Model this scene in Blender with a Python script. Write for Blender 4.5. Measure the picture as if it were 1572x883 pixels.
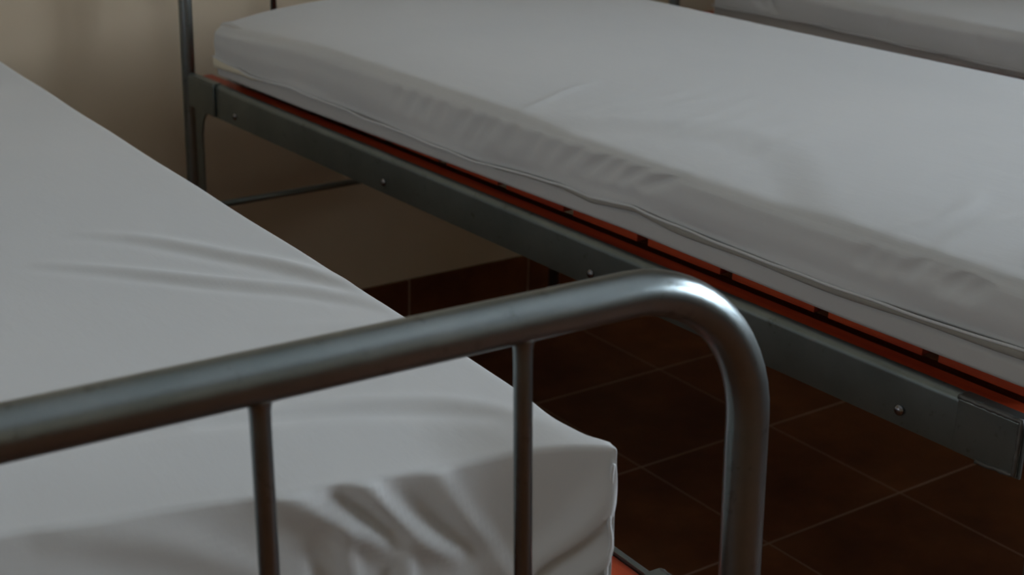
import bpy, bmesh, math, random
import numpy as np
from mathutils import Vector, Matrix
random.seed(7)
C = bpy.context.scene.collection
for o in list(bpy.data.objects): bpy.data.objects.remove(o)

# ------------------------------------------------------------------ camera, light, exposure
CAM_H = 1.2379
F_PX, YAW, PITCH, ROLL = 2246.57, 0.62842, 0.35183, 0.02758
sc = bpy.context.scene
cd = bpy.data.cameras.new('camera'); cam = bpy.data.objects.new('camera', cd); C.objects.link(cam)
cd.sensor_width = 36.0; cd.lens = F_PX/1572*36.0; cd.clip_start = 0.02; cd.clip_end = 60
fw = Vector((math.sin(YAW)*math.cos(PITCH), math.cos(YAW)*math.cos(PITCH), -math.sin(PITCH)))
r0 = Vector((math.cos(YAW), -math.sin(YAW), 0)); u0 = r0.cross(fw)
rr = r0*math.cos(ROLL) + u0*math.sin(ROLL); uu = -r0*math.sin(ROLL) + u0*math.cos(ROLL)
M = Matrix((rr, uu, -fw)).transposed().to_4x4(); M.translation = Vector((0, 0, CAM_H))
cam.matrix_world = M
cd.dof.use_dof = True; cd.dof.focus_distance = 1.35; cd.dof.aperture_fstop = 10
sc.camera = cam

sc.view_settings.view_transform = 'Standard'; sc.view_settings.look = 'None'
sc.view_settings.gamma = 1; sc.view_settings.use_curve_mapping = False
sc.view_settings.exposure = 0.36

world = bpy.data.worlds.new('overcast_sky'); sc.world = world; world.use_nodes = True
wn = world.node_tree.nodes; wn['Background'].inputs[0].default_value = (0.80, 0.90, 1.0, 1)
wn['Background'].inputs[1].default_value = 13.0

# room
WALL_Y, X0, X1, Y0, CEIL = 2.63, -3.2, 4.0, -3.4, 3.3
WINS = [(-2.0, -0.6), (-0.2, 1.1)]         # window openings in the right wall (y ranges)
WZ0, WZ1 = 1.25, 2.65
FILL_WIN = (.6, 1.35, 1.45, 2.1)                 # unseen window added in the left wall to brighten left-facing sides (y0, y1, z0, z1)
def portal(x, a, b, z0, z1, dx):
    ld = bpy.data.lights.new('daylight', 'AREA'); ld.shape = 'RECTANGLE'
    ld.size = b-a; ld.size_y = z1-z0; ld.cycles.is_portal = True
    lo = bpy.data.objects.new('daylight_portal', ld); C.objects.link(lo)
    lo.location = (x, (a+b)/2, (z0+z1)/2); lo.rotation_euler = Vector((dx, 0, 0)).to_track_quat('-Z', 'Z').to_euler()
for a, b in WINS: portal(X1+.12, a, b, WZ0, WZ1, -1)   # daylight portals standing in the openings
portal(X0-.10, *FILL_WIN, 1)  # portal for the added left-wall window

# ------------------------------------------------------------------ materials
def mat(name):
    m = bpy.data.materials.new(name); m.use_nodes = True
    nt = m.node_tree; return m, nt, nt.nodes['Principled BSDF']
def nd(nt, t, **kw):
    n = nt.nodes.new(t)
    for k, v in kw.items():
        if k in n.inputs: n.inputs[k].default_value = v
        else: setattr(n, k, v)
    return n
def ramp(nt, src, stops):
    r = nt.nodes.new('ShaderNodeValToRGB'); el = r.color_ramp.elements
    el[0].position, el[0].color = stops[0][0], (*stops[0][1], 1)
    el[1].position, el[1].color = stops[-1][0], (*stops[-1][1], 1)
    for p, c in stops[1:-1]:
        e = el.new(p); e.color = (*c, 1)
    nt.links.new(src, r.inputs[0]); return r
def noise(nt, scale, detail=4, rough=.55, coord='Object', stretch=None):
    tc = nt.nodes.new('ShaderNodeTexCoord'); out = tc.outputs[coord]
    if stretch:
        mp = nt.nodes.new('ShaderNodeMapping'); mp.inputs['Scale'].default_value = stretch
        nt.links.new(out, mp.inputs[0]); out = mp.outputs[0]
    n = nd(nt, 'ShaderNodeTexNoise', Scale=scale, Detail=detail, Roughness=rough)
    nt.links.new(out, n.inputs['Vector']); return n
def bump(nt, b, src, strength, dist):
    bn = nd(nt, 'ShaderNodeBump', Strength=strength, Distance=dist)
    nt.links.new(src, bn.inputs['Height']); nt.links.new(bn.outputs[0], b.inputs['Normal'])

def fabric(name, base, base2, bstr=.25):
    m, nt, b = mat(name)
    n = noise(nt, 2.2, 3); r = ramp(nt, n.outputs[0], [(.35, base), (.7, base2)])
    nt.links.new(r.outputs[0], b.inputs['Base Color'])
    b.inputs['Roughness'].default_value = .82
    b.inputs['Sheen Weight'].default_value = .12
    b.inputs['Specular IOR Level'].default_value = .25
    n2 = noise(nt, 26, 4, .6, stretch=(1, .35, 1)); bump(nt, b, n2.outputs[0], bstr, .0025)
    return m
SHEET = fabric('white_cotton_sheet', (.60, .615, .62), (.64, .65, .65))
TICK = fabric('mattress_cover', (.50, .50, .49), (.56, .555, .54), .15)
CREAM = fabric('cream_lining', (.76, .71, .56), (.80, .75, .60), .15)

def steel(name, c0, c1, rough=.36, metal=1.0, bstr=.08):
    m, nt, b = mat(name)
    n = noise(nt, 9, 6, .6); r = ramp(nt, n.outputs[0], [(.3, c0), (.68, c1)])
    n3 = noise(nt, 55, 5, .7)
    rs = ramp(nt, n3.outputs[0], [(.0, (1, 1, 1)), (.60, (1, 1, 1)), (.72, (.40, .33, .28))])
    mx = nt.nodes.new('ShaderNodeMix'); mx.data_type = 'RGBA'; mx.blend_type = 'MULTIPLY'; mx.inputs[0].default_value = .5
    nt.links.new(r.outputs[0], mx.inputs[6]); nt.links.new(rs.outputs[0], mx.inputs[7])
    nt.links.new(mx.outputs[2], b.inputs['Base Color'])
    b.inputs['Metallic'].default_value = metal
    n2 = noise(nt, 30, 5, .6); rg = nd(nt, 'ShaderNodeMapRange')
    rg.inputs['To Min'].default_value = rough-.03; rg.inputs['To Max'].default_value = rough+.05
    nt.links.new(n2.outputs[0], rg.inputs[0]); nt.links.new(rg.outputs[0], b.inputs['Roughness'])
    bump(nt, b, n2.outputs[0], bstr, .001)
    return m
STEEL = steel('galvanised_tube', (.19, .232, .245), (.28, .318, .328), .29, 1.0, .02)
RAIL = steel('dull_zinc_rail', (.18, .215, .215), (.24, .28, .275), .35, .85)
WELD = steel('dark_weld', (.10, .10, .10), (.16, .16, .15), .55, .7, .5)
BOLT = steel('bolt_steel', (.20, .20, .22), (.28, .28, .29), .16)
m, nt, b = mat('black_rubber'); b.inputs['Base Color'].default_value = (.02, .02, .02, 1); b.inputs['Roughness'].default_value = .7; RUBBER = m

m, nt, b = mat('red_painted_wood')
n = noise(nt, 5, 5, .6, stretch=(14, 1.2, 8)); r = ramp(nt, n.outputs[0], [(.3, (.30, .026, .007)), (.7, (.54, .072, .016))])
nt.links.new(r.outputs[0], b.inputs['Base Color']); b.inputs['Roughness'].default_value = .45; REDWOOD = m

m, nt, b = mat('cream_wall_paint')
n = noise(nt, 1.4, 4); r = ramp(nt, n.outputs[0], [(.3, (.62, .51, .36)), (.7, (.67, .56, .41))])
nt.links.new(r.outputs[0], b.inputs['Base Color']); b.inputs['Roughness'].default_value = .6
n2 = noise(nt, 120, 4); bump(nt, b, n2.outputs[0], .12, .002); WALL = m
m, nt, b = mat('ceiling_paint'); b.inputs['Base Color'].default_value = (.84, .83, .80, 1); b.inputs['Roughness'].default_value = .9; CEILM = m
m, nt, b = mat('painted_frame'); b.inputs['Base Color'].default_value = (.5, .5, .48, 1); b.inputs['Roughness'].default_value = .5; FRAME = m
m, nt, b = mat('window_pane')
b.inputs['Transmission Weight'].default_value = 0; gl = nt.nodes.new('ShaderNodeBsdfTransparent'); gg = nt.nodes.new('ShaderNodeBsdfGlossy'); gg.inputs['Roughness'].default_value = .02
ms = nt.nodes.new('ShaderNodeMixShader'); fr_ = nt.nodes.new('ShaderNodeFresnel'); fr_.inputs[0].default_value = 1.45
nt.links.new(fr_.outputs[0], ms.inputs[0]); nt.links.new(gl.outputs[0], ms.inputs[1]); nt.links.new(gg.outputs[0], ms.inputs[2])
nt.links.new(ms.outputs[0], nt.nodes['Material Output'].inputs[0]); PANE = m

TILE, GX, GY = .33, 1.9579, 2.1484
def tiles(name, vertical=False, ox=GX, oy=GY):
    m, nt, b = mat(name)
    tc = nt.nodes.new('ShaderNodeTexCoord'); sp = nt.nodes.new('ShaderNodeSeparateXYZ'); nt.links.new(tc.outputs['Object'], sp.inputs[0])
    def math_(op, a, v=None):
        q = nt.nodes.new('ShaderNodeMath'); q.operation = op
        for i, t in enumerate((a, v)):
            if t is None: continue
            if isinstance(t, (int, float)): q.inputs[i].default_value = t
            else: nt.links.new(t, q.inputs[i])
        return q.outputs[0]
    def line(src, off, w=1.0):
        d = math_('FRACT', math_('ADD', math_('DIVIDE', math_('SUBTRACT', src, off), TILE), .5))
        d = math_('ABSOLUTE', math_('SUBTRACT', d, .5))            # 0 at the joint
        mr = nd(nt, 'ShaderNodeMapRange', interpolation_type='SMOOTHSTEP'); mr.inputs['From Min'].default_value = .0035*w; mr.inputs['From Max'].default_value = .0085*w
        mr.inputs['To Min'].default_value = 1; mr.inputs['To Max'].default_value = 0
        nt.links.new(d, mr.inputs[0]); return mr.outputs[0]
    g = line(sp.outputs[0], ox, 1.0 if vertical else .62)
    if not vertical: g = math_('MAXIMUM', g, line(sp.outputs[1], oy))
    n = noise(nt, 7, 5, .62); r = ramp(nt, n.outputs[0], [(.28, (.085, .024, .007)), (.55, (.15, .048, .014)), (.75, (.21, .074, .024))])
    # tile-to-tile tone
    fx = math_('FLOOR', math_('DIVIDE', math_('SUBTRACT', sp.outputs[0], ox), TILE)); fy = math_('FLOOR', math_('DIVIDE', math_('SUBTRACT', sp.outputs[1], oy), TILE))
    cb = nt.nodes.new('ShaderNodeCombineXYZ'); nt.links.new(fx, cb.inputs[0]); nt.links.new(fy, cb.inputs[1])
    wn_ = nt.nodes.new('ShaderNodeTexWhiteNoise'); nt.links.new(cb.outputs[0], wn_.inputs['Vector'])
    hv = nt.nodes.new('ShaderNodeHueSaturation'); mr2 = nd(nt, 'ShaderNodeMapRange'); mr2.inputs['To Min'].default_value = .85; mr2.inputs['To Max'].default_value = 1.12
    nt.links.new(wn_.outputs['Value'], mr2.inputs[0]); nt.links.new(mr2.outputs[0], hv.inputs['Value']); nt.links.new(r.outputs[0], hv.inputs['Color'])
    mx = nt.nodes.new('ShaderNodeMix'); mx.data_type = 'RGBA'
    nt.links.new(g, mx.inputs[0]); nt.links.new(hv.outputs[0], mx.inputs[6]); mx.inputs[7].default_value = (.36, .24, .18, 1)
    nt.links.new(mx.outputs[2], b.inputs['Base Color'])
    b.inputs['Roughness'].default_value = .5; b.inputs['Specular IOR Level'].default_value = .25
    inv = math_('SUBTRACT', 1.0, g); bump(nt, b, inv, .5, .002)
    return m
FLOOR = tiles('terracotta_floor_tiles')
SKIRT = tiles('terracotta_skirting_tiles', True, 1.95)

# ------------------------------------------------------------------ mesh helpers
def link(name, me, m, parent=None, smooth=True):
    me.materials.append(m)
    if smooth:
        for p in me.polygons: p.use_smooth = True
    o = bpy.data.objects.new(name, me); C.objects.link(o)
    if parent is not None: o.parent = parent
    return o
def from_bm(name, bm, m, parent=None, smooth=False, bevel=0):
    me = bpy.data.meshes.new(name); bmesh.ops.recalc_face_normals(bm, faces=bm.faces); bm.to_mesh(me); bm.free()
    o = link(name, me, m, parent, smooth)
    if bevel:
        md = o.modifiers.new('bevel', 'BEVEL'); md.width = bevel; md.segments = 2; md.limit_method = 'ANGLE'
    return o
def box(bm, a, b):
    vs = [bm.verts.new((x, y, z)) for x in (a[0], b[0]) for y in (a[1], b[1]) for z in (a[2], b[2])]
    for f in ((0, 1, 3, 2), (4, 6, 7, 5), (0, 4, 5, 1), (2, 3, 7, 6), (0, 2, 6, 4), (1, 5, 7, 3)): bm.faces.new([vs[i] for i in f])
def boxes(name, lst, m, parent=None, bevel=0):
    bm = bmesh.new()
    for a, b_ in lst: box(bm, a, b_)
    return from_bm(name, bm, m, parent, bevel=bevel)
def tube(bm, pts, rad, n=20, cap=True):
    pts = [Vector(p) for p in pts]; rs = rad if isinstance(rad, (list, tuple)) else [rad]*len(pts)
    t0 = (pts[1]-pts[0]).normalized(); ref = Vector((0, 1, 0)) if abs(t0.y) < .9 else Vector((1, 0, 0))
    nrm = (ref - t0*ref.dot(t0)).normalized(); rings = []
    for i, p in enumerate(pts):
        if i == 0: t = t0
        elif i == len(pts)-1: t = (pts[i]-pts[i-1]).normalized()
        else: t = ((pts[i+1]-pts[i]).normalized() + (pts[i]-pts[i-1]).normalized()).normalized()
        nrm = (nrm - t*nrm.dot(t)).normalized(); bi = t.cross(nrm)
        rings.append([bm.verts.new(p + rs[i]*(nrm*math.cos(2*math.pi*k/n) + bi*math.sin(2*math.pi*k/n))) for k in range(n)])
    for a, b_ in zip(rings, rings[1:]):
        for k in range(n): bm.faces.new((a[k], a[(k+1) % n], b_[(k+1) % n], b_[k]))
    if cap:
        bm.faces.new(rings[0][::-1]); bm.faces.new(rings[-1])
def tag(o, label, cat, group=None):
    o['label'] = label; o['category'] = cat
    if group: o['group'] = group
    return o
def struct(o): o['kind'] = 'structure'; return o

# ------------------------------------------------------------------ room
def wall_boxes(name, lst, m): return struct(boxes(name, lst, m))
struct(boxes('floor', [((X0, Y0, -.1), (X1, WALL_Y, 0))], FLOOR))
struct(boxes('ceiling', [((X0-.2, Y0-.2, CEIL), (X1+.24, WALL_Y+.2, CEIL+.15))], CEILM))
struct(boxes('wall_back', [((X0-.2, WALL_Y, -.1), (X1+.24, WALL_Y+.2, CEIL))], WALL))
struct(boxes('wall_left', [((X0-.2, Y0-.2, -.1), (X0, FILL_WIN[0], CEIL)), ((X0-.2, FILL_WIN[1], -.1), (X0, WALL_Y, CEIL)), ((X0-.2, FILL_WIN[0], -.1), (X0, FILL_WIN[1], FILL_WIN[2])), ((X0-.2, FILL_WIN[0], FILL_WIN[3]), (X0, FILL_WIN[1], CEIL))], WALL))
struct(boxes('wall_front', [((X0, Y0-.2, -.1), (X1+.24, Y0, CEIL))], WALL))
seg = [((X1, Y0, -.1), (X1+.24, WALL_Y, WZ0)), ((X1, Y0, WZ1), (X1+.24, WALL_Y, CEIL))]
ys = [Y0] + [v for w in WINS for v in w] + [WALL_Y]
for i in range(0, len(ys), 2): seg.append(((X1, ys[i], WZ0), (X1+.24, ys[i+1], WZ1)))
struct(boxes('wall_right', seg, WALL))
def window(k, x, a, b_, z0, z1):
    f = .05; mid = (a+b_)/2
    w = struct(boxes('window_%d' % k, [((x, a, z0), (x+.05, a+f, z1)), ((x, b_-f, z0), (x+.05, b_, z1)),
        ((x, a+f, z0), (x+.05, b_-f, z0+f)), ((x, a+f, z1-f), (x+.05, b_-f, z1)), ((x, mid-.025, z0+f), (x+.05, mid+.025, z1-f))], FRAME, bevel=.003))
    boxes('window_pane', [((x+.02, a+f, z0+f), (x+.024, mid-.025, z1-f)), ((x+.02, mid+.025, z0+f), (x+.024, b_-f, z1-f))], PANE, w)
for k, (a, b_) in enumerate(WINS): window(k+1, X1+.06, a, b_, WZ0, WZ1)
window(3, X0-.12+.0, *FILL_WIN[:2], *FILL_WIN[2:])  # frame and panes of the window added for fill from the left
SK = .12
struct(boxes('baseboard_back', [((X0, WALL_Y-.010, 0), (X1, WALL_Y, SK))], SKIRT, bevel=.0015))

# ------------------------------------------------------------------ bed frame (local: x across from left post, y from foot post to head post)
BW, BL = .890, 1.815
TR = .0150                                # tube radius (top rail)
def u_frame(w, ztop, y, lean, R, rad):
    def P(x, z): return Vector((x, y - lean*(ztop-z), z))
    pts = [P(0, .02), P(0, .3), P(0, .6), P(0, ztop-R-.02)]
    for k in range(0, 15):
        a = math.pi - k/14*math.pi/2; pts.append(P(R + R*math.cos(a), ztop-R + R*math.sin(a)))
    for k in range(1, 6): pts.append(P(R + (w-2*R)*k/6, ztop))
    for k in range(0, 15):
        a = math.pi/2 - k/14*math.pi/2; pts.append(P(w-R + R*math.cos(a), ztop-R + R*math.sin(a)))
    pts += [P(w, ztop-R-.02), P(w, .6), P(w, .3), P(w, .02)]
    bm = bmesh.new(); tube(bm, pts, rad, 28); return bm
def make_bed_frame(W, L, ang, label, lean=.05, BL=1.815, slat0=.03, RT=.665):
    RB = RT-.060
    root = bpy.data.objects.new('steel_bed', None); C.objects.link(root); root.empty_display_size = .1
    root.location = (math.cos(ang)*W + math.sin(ang)*L, -math.sin(ang)*W + math.cos(ang)*L, 0); root.rotation_euler = (0, 0, -ang)
    tag(root, label, 'bed frame', 'steel beds in the dormitory row')
    for nm, y, zt, ln, R, rad, cb in (('foot_frame', 0, .919, lean, .108, TR, .55), ('head_frame', BL, 1.16, 0, .10, .0125, .62)):
        fo = from_bm(nm, u_frame(BW, zt, y, ln, R, rad), STEEL, root, True)
        yy = lambda z: y - ln*(zt-z)
        for i in range(4):
            bo = .187 if y == 0 else .180; x = bo + i*(BW-2*bo)/3
            bm = bmesh.new(); rb = .0060; zt_ = zt-rad+.003
            tube(bm, [(x, yy(cb), cb), (x, yy(zt_-.016), zt_-.016), (x, yy(zt_-.008), zt_-.008), (x, yy(zt_-.004), zt_-.004), (x, yy(zt_-.002), zt_-.002), (x, yy(zt_), zt_)],
                 [rb, rb, rb*1.03, rb*1.12, rb*1.28, rb*1.5], 16)
            from_bm('baluster', bm, STEEL, root, True)
        for z, nm2 in ((cb, 'crossbar'), (.40, 'lower_stretcher')):
            bm = bmesh.new(); tube(bm, [(.010, yy(z), z), (BW/2, yy(z), z), (BW-.010, yy(z), z)], .0065, 14); from_bm(nm2, bm, STEEL if nm2 == 'crossbar' else RAIL, root, True)
        for x in (0, BW):
            bm = bmesh.new(); tube(bm, [(x, yy(0), 0), (x, yy(.02), .02), (x, yy(.04), .04)], [.019, .019, .016], 18); from_bm('rubber_foot', bm, RUBBER, fo, True)
    for side in (0, 1):
        sx = -1 if side == 0 else 1
        def X(v): return v if side == 0 else BW - v      # v measured inward from the left post axis
        # rolled L profile, outer face, rounded lip, flange
        prof = [(-.008, RB), (-.008, RT-.010)]
        for k in range(1, 7):
            a = math.pi - k/6*math.pi/2; prof.append((-.008+.010+.010*math.cos(a), RT-.010+.010*math.sin(a)))
        prof += [(.0035, RT), (.0035, RT-.003), (.001, RT-.003)]
        prof += [(-.005, RT-.010), (-.005, RB)]
        bm = bmesh.new(); ny = 40; rings = []
        for i in range(ny+1):
            y = .012 + (BL-.024)*i/ny
            rings.append([bm.verts.new((X(px), y, pz)) for px, pz in prof])
        n = len(prof)
        for a, b_ in zip(rings, rings[1:]):
            for k in range(n): bm.faces.new((a[k], a[(k+1) % n], b_[(k+1) % n], b_[k]))
        bm.faces.new(rings[0][::-1]); bm.faces.new(rings[-1])
        rail = from_bm('side_rail', bm, RAIL, root, True)
        md = rail.modifiers.new('edges', 'EDGE_SPLIT'); md.split_angle = math.radians(35)
        for y in (.155, .641, 1.127, 1.613):
            bm = bmesh.new(); x = -.008; z = RT-.0425
            pr = [(0, .0001), (.001, .0062), (.0025, .0058), (.0042, .0042), (.0052, .0020), (.0055, .0002)]
            tube(bm, [(X(x-d), y, z) for d, _ in pr], [q for _, q in pr], 18); from_bm('bolt', bm, BOLT, rail, True)
        # end plates welded over the rail ends
        for nm, ya, yb in (('end_plate', .014, .088), ('end_plate', BL-.125, BL-.038)):
            bm = bmesh.new(); xo = -.0105
            a, b_ = (X(xo), ya, RB+.0005), (X(-.0078), yb, RT-.0035)
            box(bm, (min(a[0], b_[0]), a[1], a[2]), (max(a[0], b_[0]), b_[1], b_[2]))
            a, b_ = (X(xo), ya, RT-.004), (X(.005), yb, RT+.0010)
            box(bm, (min(a[0], b_[0]), a[1], a[2]), (max(a[0], b_[0]), b_[1], b_[2]))
            from_bm(nm, bm, RAIL, root, bevel=.002)
            # weld bead around the plate's outline
            bm = bmesh.new(); random.seed(3); loop = []
            path = [(yb-.001, RT-.001), (ya+.003, RT-.001), (ya+.003, RB+.003), (ya+.03, RB+.001), (ya+.045, RB+.001)] if ya < .5 else [(ya+.001, RB+.002), (ya+.001, RT-.001)]
            for (y1, z1), (y2, z2) in zip(path, path[1:]):
                k = max(2, int(math.hypot(y2-y1, z2-z1)/.004))
                for i in range(k): loop.append((X(xo-.0002), y1+(y2-y1)*i/k, z1+(z2-z1)*i/k+random.uniform(-.0006, .0006)))
            loop.append((X(xo-.0002), *path[-1]))
            tube(bm, loop, [random.uniform(.0020, .0030) for _ in loop], 8); from_bm('weld_bead', bm, WELD if ya < .5 else RAIL, root, True)
        # gusset strip down the head post
        bm = bmesh.new(); y1 = BL-.038; y2 = BL-.062
        out = [(y1, RB+.002), (y2-.03, RB+.002), (y2-.016, RB-.006), (y2-.006, RB-.020), (y2, RB-.045), (y2, .30), (y1, .28)]
        vs1 = [bm.verts.new((X(-.008), y, z)) for y, z in out]; vs2 = [bm.verts.new((X(-.004), y, z)) for y, z in out]
        bm.faces.new(vs1); bm.faces.new(vs2[::-1])
        for k in range(len(out)): bm.faces.new((vs1[k], vs1[(k+1) % len(out)], vs2[(k+1) % len(out)], vs2[k]))
        from_bm('corner_gusset', bm, RAIL, root)
        # pins into the post
        for z in (RT-.040, RT-.013):
            bm = bmesh.new(); tube(bm, [(X(-.001), BL-.034, z), (X(-.001), BL-.010, z)], .004, 10)
            from_bm('hook_pin', bm, RAIL, root, True)
        boxes('light_block_ledge', [((min(X(-.004), X(.075)), .03, RT-.0195), (max(X(-.004), X(.075)), BL-.03, RT-.0165))], RAIL, root)  # ledge added to block light showing through the gap beside the slats
        boxes('side_board', [((min(X(.0040), X(.033)), .03, RT-.015), (max(X(.0040), X(.033)), BL-.03, RT-.003))], REDWOOD, root, bevel=.0015)
    nsl = 12
    for i in range(nsl):
        y = slat0 + i*(BL-.03-.128-slat0)/(nsl-1)
        boxes('slat', [((.048, y, RT-.005), (BW-.048, y+.128, RT+.0105))], REDWOOD, root, bevel=.0015)
    return root

# ------------------------------------------------------------------ padded boxes: mattresses and sheets
def sstep(t): t = np.clip(t, 0, 1); return t*t*(3-2*t)
def poly_dist(U, V, pts):
    best = np.full(U.shape, 9.); sg = np.zeros(U.shape); tt = np.zeros(U.shape)
    lens = [math.hypot(b[0]-a[0], b[1]-a[1]) for a, b in zip(pts, pts[1:])]; tot = sum(lens); acc = 0
    for (a, b), l in zip(zip(pts, pts[1:]), lens):
        dx, dy = b[0]-a[0], b[1]-a[1]
        t = np.clip(((U-a[0])*dx + (V-a[1])*dy)/(l*l), 0, 1)
        px, py = U-a[0]-t*dx, V-a[1]-t*dy; d = np.hypot(px, py)
        m_ = d < best; best = np.where(m_, d, best); sg = np.where(m_, np.sign(dx*py-dy*px), sg); tt = np.where(m_, (acc+t*l)/tot, tt); acc += l
    return best, sg, tt
def fold(U, V, pts, amp, w, kind='ridge', taper='both'):
    """ridge: bell cross-section; step: an S-shaped lip that is steep on one side"""
    for _ in range(2):      # soften the polyline's corners
        q = [pts[0]]
        for a, b in zip(pts, pts[1:]): q += [(a[0]*.75+b[0]*.25, a[1]*.75+b[1]*.25), (a[0]*.25+b[0]*.75, a[1]*.25+b[1]*.75)]
        pts = q+[pts[-1]]
    d, s, t = poly_dist(U, V, pts)
    tp = np.sin(np.pi*np.clip(t, .0, 1))**.7 if taper == 'both' else (np.clip(t*1.6, 0, 1) if taper == 'start' else np.clip((1-t)*1.6, 0, 1) if taper == 'end' else 1)
    x = d/w
    if kind == 'ridge': return amp*tp*np.exp(-x*x)
    return amp*tp*(s*x*1.6)*np.exp(-x*x) + amp*.5*tp*np.exp(-x*x)
def pad_mesh(name, ext, r, step, deform, bottom=True):
    x0, x1, y0, y1, z0, z1 = ext
    def ax(a, b, st):
        n = max(3, int(round((b-a)/st))); base = list(np.linspace(a, b, n+1))
        extra = [a+r*k for k in (.25, .5, .75)] + [b-r*k for k in (.25, .5, .75)]
        return np.array(sorted(set(np.round(base+extra, 5))))
    xs, ys, zs = ax(x0, x1, step), ax(y0, y1, step), ax(z0, z1, min(step, .006))
    ids = {}; co = []; faces = []
    def v(i, j, k):
        key = (i, j, k)
        if key not in ids: ids[key] = len(co); co.append((xs[i], ys[j], zs[k]))
        return ids[key]
    I, J, K = len(xs)-1, len(ys)-1, len(zs)-1
    for i in range(I):
        for j in range(J):
            faces.append((v(i, j, K), v(i+1, j, K), v(i+1, j+1, K), v(i, j+1, K)))
            if bottom: faces.append((v(i, j, 0), v(i, j+1, 0), v(i+1, j+1, 0), v(i+1, j, 0)))
    for i in range(I):
        for k in range(K):
            faces.append((v(i, 0, k), v(i+1, 0, k), v(i+1, 0, k+1), v(i, 0, k+1)))
            faces.append((v(i+1, J, k), v(i, J, k), v(i, J, k+1), v(i+1, J, k+1)))
    for j in range(J):
        for k in range(K):
            faces.append((v(0, j+1, k), v(0, j, k), v(0, j, k+1), v(0, j+1, k+1)))
            faces.append((v(I, j, k), v(I, j+1, k), v(I, j+1, k+1), v(I, j, k+1)))
    P = np.array(co); lo = np.array([x0+r, y0+r, (z0+r) if bottom else z0-1]); hi = np.array([x1-r, y1-r, z1-r])
    inner = np.minimum(np.maximum(P, lo), hi); d = P-inner; ln = np.linalg.norm(d, axis=1); N = d/np.maximum(ln, 1e-9)[:, None]
    P2 = inner + N*r
    P2 = deform(P, P2, N)
    me = bpy.data.meshes.new(name); me.from_pydata(P2.tolist(), [], faces); me.update()
    return me
def place(o, W, L, ang):
    o.location = (math.cos(ang)*W + math.sin(ang)*L, -math.sin(ang)*W + math.cos(ang)*L, 0); o.rotation_euler = (0, 0, -ang)
def sheet_obj(name, ext, r, step, deform, B, label):
    me = pad_mesh(name, ext, r, step, deform, bottom=False); o = link(name, me, SHEET)
    md = o.modifiers.new('thickness', 'SOLIDIFY'); md.thickness = .0012; md.offset = -1
    place(o, *B); tag(o, label, 'bed sheet', 'white sheets drawn over the mattresses'); return o
def mattress_obj(ext, r, B, label, deform=lambda P, Q, N: Q):
    o = link('mattress', pad_mesh('mattress', ext, r, .02, deform), TICK); place(o, *B)
    tag(o, label, 'mattress', 'thin mattresses on the steel beds'); return o

A1, A2, A3 = 0.029366, -0.026071, -0.033079
B1, B2, B3 = (-.237, .67, A1), (1.143, .675, A2), (2.39, .67, A3)

def low_noise(U, V, seed, amp, n=14, f0=3, f1=11):
    rg = np.random.RandomState(seed); out = np.zeros(U.shape)
    for _ in range(n):
        a = rg.uniform(0, 2*math.pi); f = rg.uniform(f0, f1); out += np.sin(f*(U*math.cos(a)+V*math.sin(a)*.6)+rg.uniform(0, 6.28))/n**.5
    return out*amp

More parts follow.
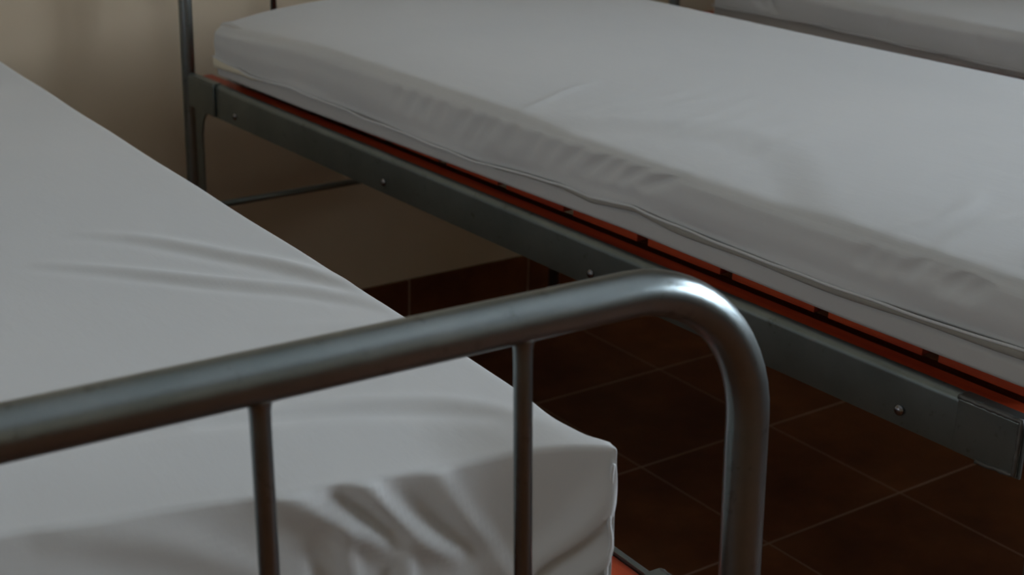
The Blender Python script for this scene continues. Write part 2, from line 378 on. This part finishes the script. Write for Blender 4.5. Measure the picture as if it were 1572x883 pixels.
# ---- bed 1 (nearest, left)
bed1 = make_bed_frame(*B1, 'galvanised steel bed frame nearest the camera, its curved foot rail crossing the foreground', BL=1.885, slat0=.24, RT=.640)
mattress_obj((.054, .842, .24, 1.71, .6515, .738), .014, B1, 'thin mattress in the nearest bed, almost wholly wrapped in its white sheet')
def def1(P, Q, N):
    x, y, z = P.T; Q = Q.copy()
    up = np.clip(N[:, 2], 0, 1); fr = np.clip(-N[:, 1], 0, 1)
    top = up**2
    cw = sstep((x-.74)/.10)                         # weight towards the pointed right foot corner
    zt = np.clip((z-.656)/(.757-.656), 0, 1)
    # the foot end is slack: it curves back from the pointed corner and slumps at its top edge
    xt = np.linspace(0, .9, 181); st = np.interp(xt, [.0, .20, .3, .44, .53, .62, .71, .785, .83, .85, .87], [.175, .165, .155, .135, .115, .092, .072, .054, .022, .0, -.012])
    kr = np.exp(-(np.arange(-12, 13)/4.5)**2); st = np.convolve(np.pad(st, 12, mode='edge'), kr/kr.sum(), mode='valid'); sh = np.interp(x, xt, st)
    Q[:, 1] += sh*sstep((.40-y)/.30) - (.020+.035*sstep((.66-x)/.12))*(1-zt)*(1-cw)*fr
    Q[:, 2] -= (1-cw)*.013*sstep((.20-y)/.11)*zt
    Q[:, 2] -= (1-np.clip(zt, 0, 1))*fr*.028*sstep((.858-x)/.012)
    Q[:, 0] += .004*sstep((.12-y)/.03)*sstep((x-.80)/.05) - .006*np.exp(-((y-.150)/.04)**2)*sstep((x-.80)/.05)
    # folds on top
    h = np.zeros(len(P))
    h += fold(x, y, [(.66, .77), (.711, .733), (.746, .684), (.792, .605), (.827, .539), (.850, .480)], .0032, .014, 'step')
    h += fold(x, y, [(.60, .70), (.652, .651), (.692, .611), (.744, .554), (.797, .504), (.827, .461), (.850, .410)], .0036, .013, 'step')
    h += fold(x, y, [(.80, .62), (.83, .55), (.855, .45)], .0022, .010)
    h += fold(x, y, [(.72, .44), (.79, .41), (.85, .36)], .0012, .014)
    h += fold(x, y, [(-.1, .44), (.2, .38), (.35, .335), (.465, .302), (.547, .265), (.645, .232), (.706, .22), (.783, .191), (.83, .150), (.85, .12)], .0040, .017, 'ridge')
    h += fold(x, y, [(.40, .42), (.55, .36), (.68, .31), (.80, .27)], .0012, .03)
    h -= fold(x, y, [(.60, .215), (.70, .20), (.78, .168), (.82, .14)], .0040, .016)
    h += low_noise(x, y, 4, .0011)
    Q[:, 2] += h*top
    # foot face: big soft folds in x,z
    g = np.zeros(len(P)); zz = z
    for pts, am, w in (([(.600, .765), (.625, .752), (.660, .732), (.705, .703)], .013, .0075),
                       ([(.670, .765), (.685, .745), (.708, .718), (.750, .694)], .014, .0075),
                       ([(.725, .765), (.744, .735), (.762, .706), (.800, .655)], .010, .0080),
                       ([(.852, .742), (.832, .702), (.800, .680), (.775, .650)], .009, .0085),
                       ([(.852, .690), (.838, .672), (.806, .661), (.79, .650)], .007, .0050),
                       ([(.660, .735), (.664, .70), (.674, .665), (.68, .64)], .009, .0060),
                       ([(.710, .720), (.704, .69), (.704, .66), (.70, .63)], .009, .0055),
                       ([(.46, .752), (.53, .742), (.585, .722), (.64, .688)], .006, .0100),
                       ([(.40, .738), (.47, .725), (.54, .700), (.60, .665)], .005, .0100)):
        g += fold(x, zz, pts, am*.8, w*1.1)
    for pts, am, w in (([(.652, .752), (.685, .732), (.715, .705)], .010, .0070), ([(.700, .752), (.720, .728), (.745, .708), (.775, .690)], .009, .0070),
                       ([(.852, .712), (.835, .690), (.803, .672), (.785, .66)], .008, .0045), ([(.852, .680), (.835, .660), (.806, .650)], .008, .0045),
                       ([(.635, .72), (.645, .69), (.655, .66)], .007, .0060), ([(.690, .70), (.688, .67), (.69, .645)], .006, .0050)):
        g -= fold(x, zz, pts, am*.7, w*1.1)
    g += low_noise(x*2, zz*6, 9, .0012)
    Q[:, 1] -= g*fr
    # corner seam and slack side
    sd = np.clip(N[:, 0], 0, 1)
    s_ = fold(y, zz, [(.10, .755), (.104, .72), (.10, .67)], .004, .006, taper='none')
    s_ += .0012*np.sin(y*70+np.sin(y*13)*2)*sstep((.757-zz)/.05) + low_noise(y, zz*5, 12, .0012)
    Q[:, 0] += s_*sd
    Q[:, 0] += .0010*np.sin(y*23)*sd
    return Q
sheet1 = sheet_obj('bed_sheet', (.048, .850, .085, 1.718, .656, .757), .0045, .0045, def1, B1,
          'creased white sheet on the nearest mattress, its pointed corner behind the foot rail')

bm = bmesh.new(); tube(bm, [(.8505+.0012*math.sin(z*160), .0890+.001*math.sin(z*90), z) for z in np.linspace(.634, .744, 40)], .0016, 8); from_bm('corner_seam', bm, SHEET, sheet1, True)

# ---- bed 2 (middle)
bed2 = make_bed_frame(*B2, 'middle steel bed frame, its bolted side rail over red slats crossing the picture')
HEM = np.array([(-.2, .728), (.03, .728), (.2, .722), (.34, .7205), (.509, .722), (.576, .727), (.657, .717), (.716, .720), (.904, .706), (1.116, .707), (1.40, .709), (1.47, .707), (1.53, .703), (1.565, .703), (1.60, .707), (1.64, .7090), (1.69, .712), (1.9, .712)])
def m2(P, Q, N):
    y = P[:, 1]; Q = Q.copy()
    lowz = np.interp(y, [0, .25, .6, 1.0, 1.4, 1.71], [.6885, .6860, .6890, .6830, .6775, .6765])
    z = P[:, 2]; t = sstep((z-.676)/.05)
    Q[:, 2] += (lowz-.676)*(1-t)*(1-sstep((P[:, 0]-.02)/.10))
    Q[:, 0] += .009*sstep((P[:, 2]-.705)/.015)*(P[:, 0] < .05)
    Q[:, 2] -= .008*sstep((P[:, 2]-.76)/.02)*(np.exp(-P[:, 0]/.3)+np.exp(-(.79-P[:, 0])/.3))
    return Q
mattress2 = mattress_obj((.004, .786, .02, 1.706, .6760, .781), .007, B2, 'thin grey mattress on the middle bed, showing below the sheet hem above red slats', m2)
def side_gathers(y, z, lst, w=.010, amp=.0055):
    g = np.zeros(y.shape)
    for (a, b_, aa) in lst: g -= fold(y, z, [a, ((a[0]+b_[0])/2+.002, (a[1]+b_[1])/2), b_], amp*aa, w)
    return g
G2 = [((.672, .788), (.722, .726), 1.0), ((.615, .794), (.676, .733), 1.2), ((.590, .792), (.640, .733), 1.2), ((.547, .794), (.606, .736), 1.2), ((.496, .795), (.570, .738), 1.6),
      ((.217, .785), (.232, .742), .8), ((.192, .785), (.205, .742), .6), ((.148, .797), (.175, .750), 1.3), ((.124, .800), (.143, .758), 1.1), ((.098, .796), (.133, .743), 1.7), ((.078, .790), (.110, .743), 1.5),
      ((1.09, .780), (1.11, .738), .7), ((1.05, .782), (1.075, .734), .7), ((1.01, .780), (1.035, .736), .7), ((.975, .782), (1.0, .730), .7), ((.917, .784), (.960, .722), .9), ((.88, .784), (.925, .722), .8), ((.853, .783), (.902, .722), .8), ((.812, .785), (.842, .722), .8), ((.76, .785), (.79, .724), .7), ((.72, .785), (.755, .726), .7)]
ZT2 = .796
def def2(P, Q, N):
    x, y, z = P.T; Q = Q.copy()
    up = np.clip(N[:, 2], 0, 1)**2; lf = np.clip(-N[:, 0], 0, 1)
    hem = np.interp(y, HEM[:, 0], HEM[:, 1])
    t = np.clip((ZT2-Q[:, 2])/(ZT2-.70), 0, 1); Q[:, 2] = ZT2 - t*(ZT2-hem)
    # head end lower, gentle crown
    Q[:, 2] -= (.022*sstep((y-1.30)/.43))*(1-t)*np.exp(-np.clip(x, 0, 1)/.16)
    Q[:, 2] -= (1-t)*.016*np.exp(-np.clip(x, 0, 1)/.11)
    Q[:, 2] += (1-t)*.007 - (1-t)*.0085*np.exp(-np.clip(.792-x, 0, 1)/.12)
    h = fold(x, y, [(-.01, .83), (.043, .834), (.111, .862), (.169, .880), (.204, .885)], .0022, .007)
    for k in range(7):
        yk = .80-.05*k
        h += fold(x, y, [(.02, yk), (.10, yk-.015+.02*(k % 3)), (.22, yk+.01), (.34, yk+.05)], .0008, .010)
    xc = .19*np.exp(-np.abs((y-.54)/.21)**2.4) - .02
    h -= .0040*sstep((xc-x+.02)/.09)
    h += fold(x, y, [(.02, .22), (.12, .20), (.2, .24)], .0016, .010) + fold(x, y, [(.0, .15), (.1, .17), (.19, .15)], .0014, .010)
    h += low_noise(x, y, 21, .0013)
    Q[:, 2] += h*up
    g = side_gathers(y, z, G2) + low_noise(y, z*4, 5, .0010)
    g += .002*np.exp(-((z-.742)/.02)**2)
    # the hem kicks in where it is tucked
    g += -.002*sstep((.725-z)/.02)*np.sin(y*17)
    Q[:, 0] -= g*lf
    return Q
sheet2 = sheet_obj('bed_sheet', (-.002, .792, .014, 1.713, .70, ZT2), .023, .0058, def2, B2, 'smooth white sheet on the middle bed with gathered wrinkles down its long side')
def strip(name, ys, za, zb, xa, xb, m, parent, thick=.0015):
    bm = bmesh.new(); rows = []
    for k, y in enumerate(ys):
        f = lambda v: v(y) if callable(v) else v
        za_, zb_, xa_, xb_ = f(za), f(zb), f(xa), f(xb)
        rows.append([bm.verts.new((xa_+(xb_-xa_)*t - .0012*math.sin(math.pi*t), y, za_+(zb_-za_)*t)) for t in (0, .25, .5, .75, 1)])
    for a, b_ in zip(rows, rows[1:]):
        for k in range(4): bm.faces.new((a[k], a[k+1], b_[k+1], b_[k]))
    o = from_bm(name, bm, m, parent, True); md = o.modifiers.new('t', 'SOLIDIFY'); md.thickness = thick; md.offset = 0; return o
hf = lambda y: float(np.interp(y, HEM[:, 0], HEM[:, 1]))
# piping along the hem and the elastic band under it
bm = bmesh.new(); tube(bm, [(-.0035+.0010*math.sin(y*31)+.0008*math.sin(y*67), y, hf(y)+.0005+.0006*math.sin(y*41)) for y in np.linspace(.02, 1.705, 240)], .0017, 8); from_bm('hem', bm, SHEET, sheet2, True)
HEMB = fabric('hem_band', (.36, .35, .31), (.42, .41, .37), .3)
strip('elastic_band', np.linspace(.03, .86, 120), lambda y: hf(y)-.0005, lambda y: hf(y)-.0035-.005*max(0, min(1, (.80-y)/.2))*(1+.25*math.sin(y*29)), -.0012, .0016, HEMB, sheet2)
# cream lining that shows at the head corner
strip('cream_lining', np.linspace(1.50, 1.7040, 40), lambda y: hf(y)+.001, lambda y: hf(y)-.019*max(0, min(1, (y-1.50)/.20)), -.0022, -.0005, CREAM, sheet2)

# ---- bed 3 (far right)
bed3 = make_bed_frame(*B3, 'farthest steel bed frame at the right, only its head post showing behind the middle bed')
mattress_obj((.019, .79, .02, 1.708, .6762, .764), .008, B3, 'mattress on the farthest bed at the top right, only its lower strip showing', m2)
ZT3 = .783
def def3(P, Q, N):
    x, y, z = P.T; Q = Q.copy()
    up = np.clip(N[:, 2], 0, 1)**2; lf = np.clip(-N[:, 0], 0, 1)
    hem = np.interp(y, [0, .4, .8, 1.1, 1.3, 1.4, 1.6, 1.9], [.694, .696, .698, .703, .706, .709, .706, .704])
    t = np.clip((ZT3-Q[:, 2])/(ZT3-.70), 0, 1); Q[:, 2] = ZT3 - t*(ZT3-hem)
    Q[:, 2] += low_noise(x, y, 33, .0014)*up - (1-t)*.016*np.exp(-np.clip(x-.013, 0, 1)/.11)
    g = side_gathers(y, z, [((1.60, .79), (1.54, .715), 1.2), ((1.56, .79), (1.51, .712), 1.2), ((1.0, .78), (.98, .72), .6), ((.9, .78), (.92, .72), .6), ((1.2, .78), (1.22, .72), .6)]) + low_noise(y, z*4, 15, .0012)
    Q[:, 0] -= g*lf
    return Q
sheet3 = sheet_obj('bed_sheet', (.013, .796, .014, 1.714, .70, ZT3), .024, .0075, def3, B3, 'white sheet on the farthest bed, cut off by the top right corner of the picture')
bm = bmesh.new(); tube(bm, [(.0115+.0010*math.sin(y*31), y, float(np.interp(y, [0, .4, .8, 1.1, 1.3, 1.4, 1.6, 1.9], [.694, .696, .698, .703, .706, .709, .706, .704]))+.0008*math.sin(y*37)) for y in np.linspace(.02, 1.705, 160)], .0017, 8); from_bm('hem', bm, SHEET, sheet3, True)
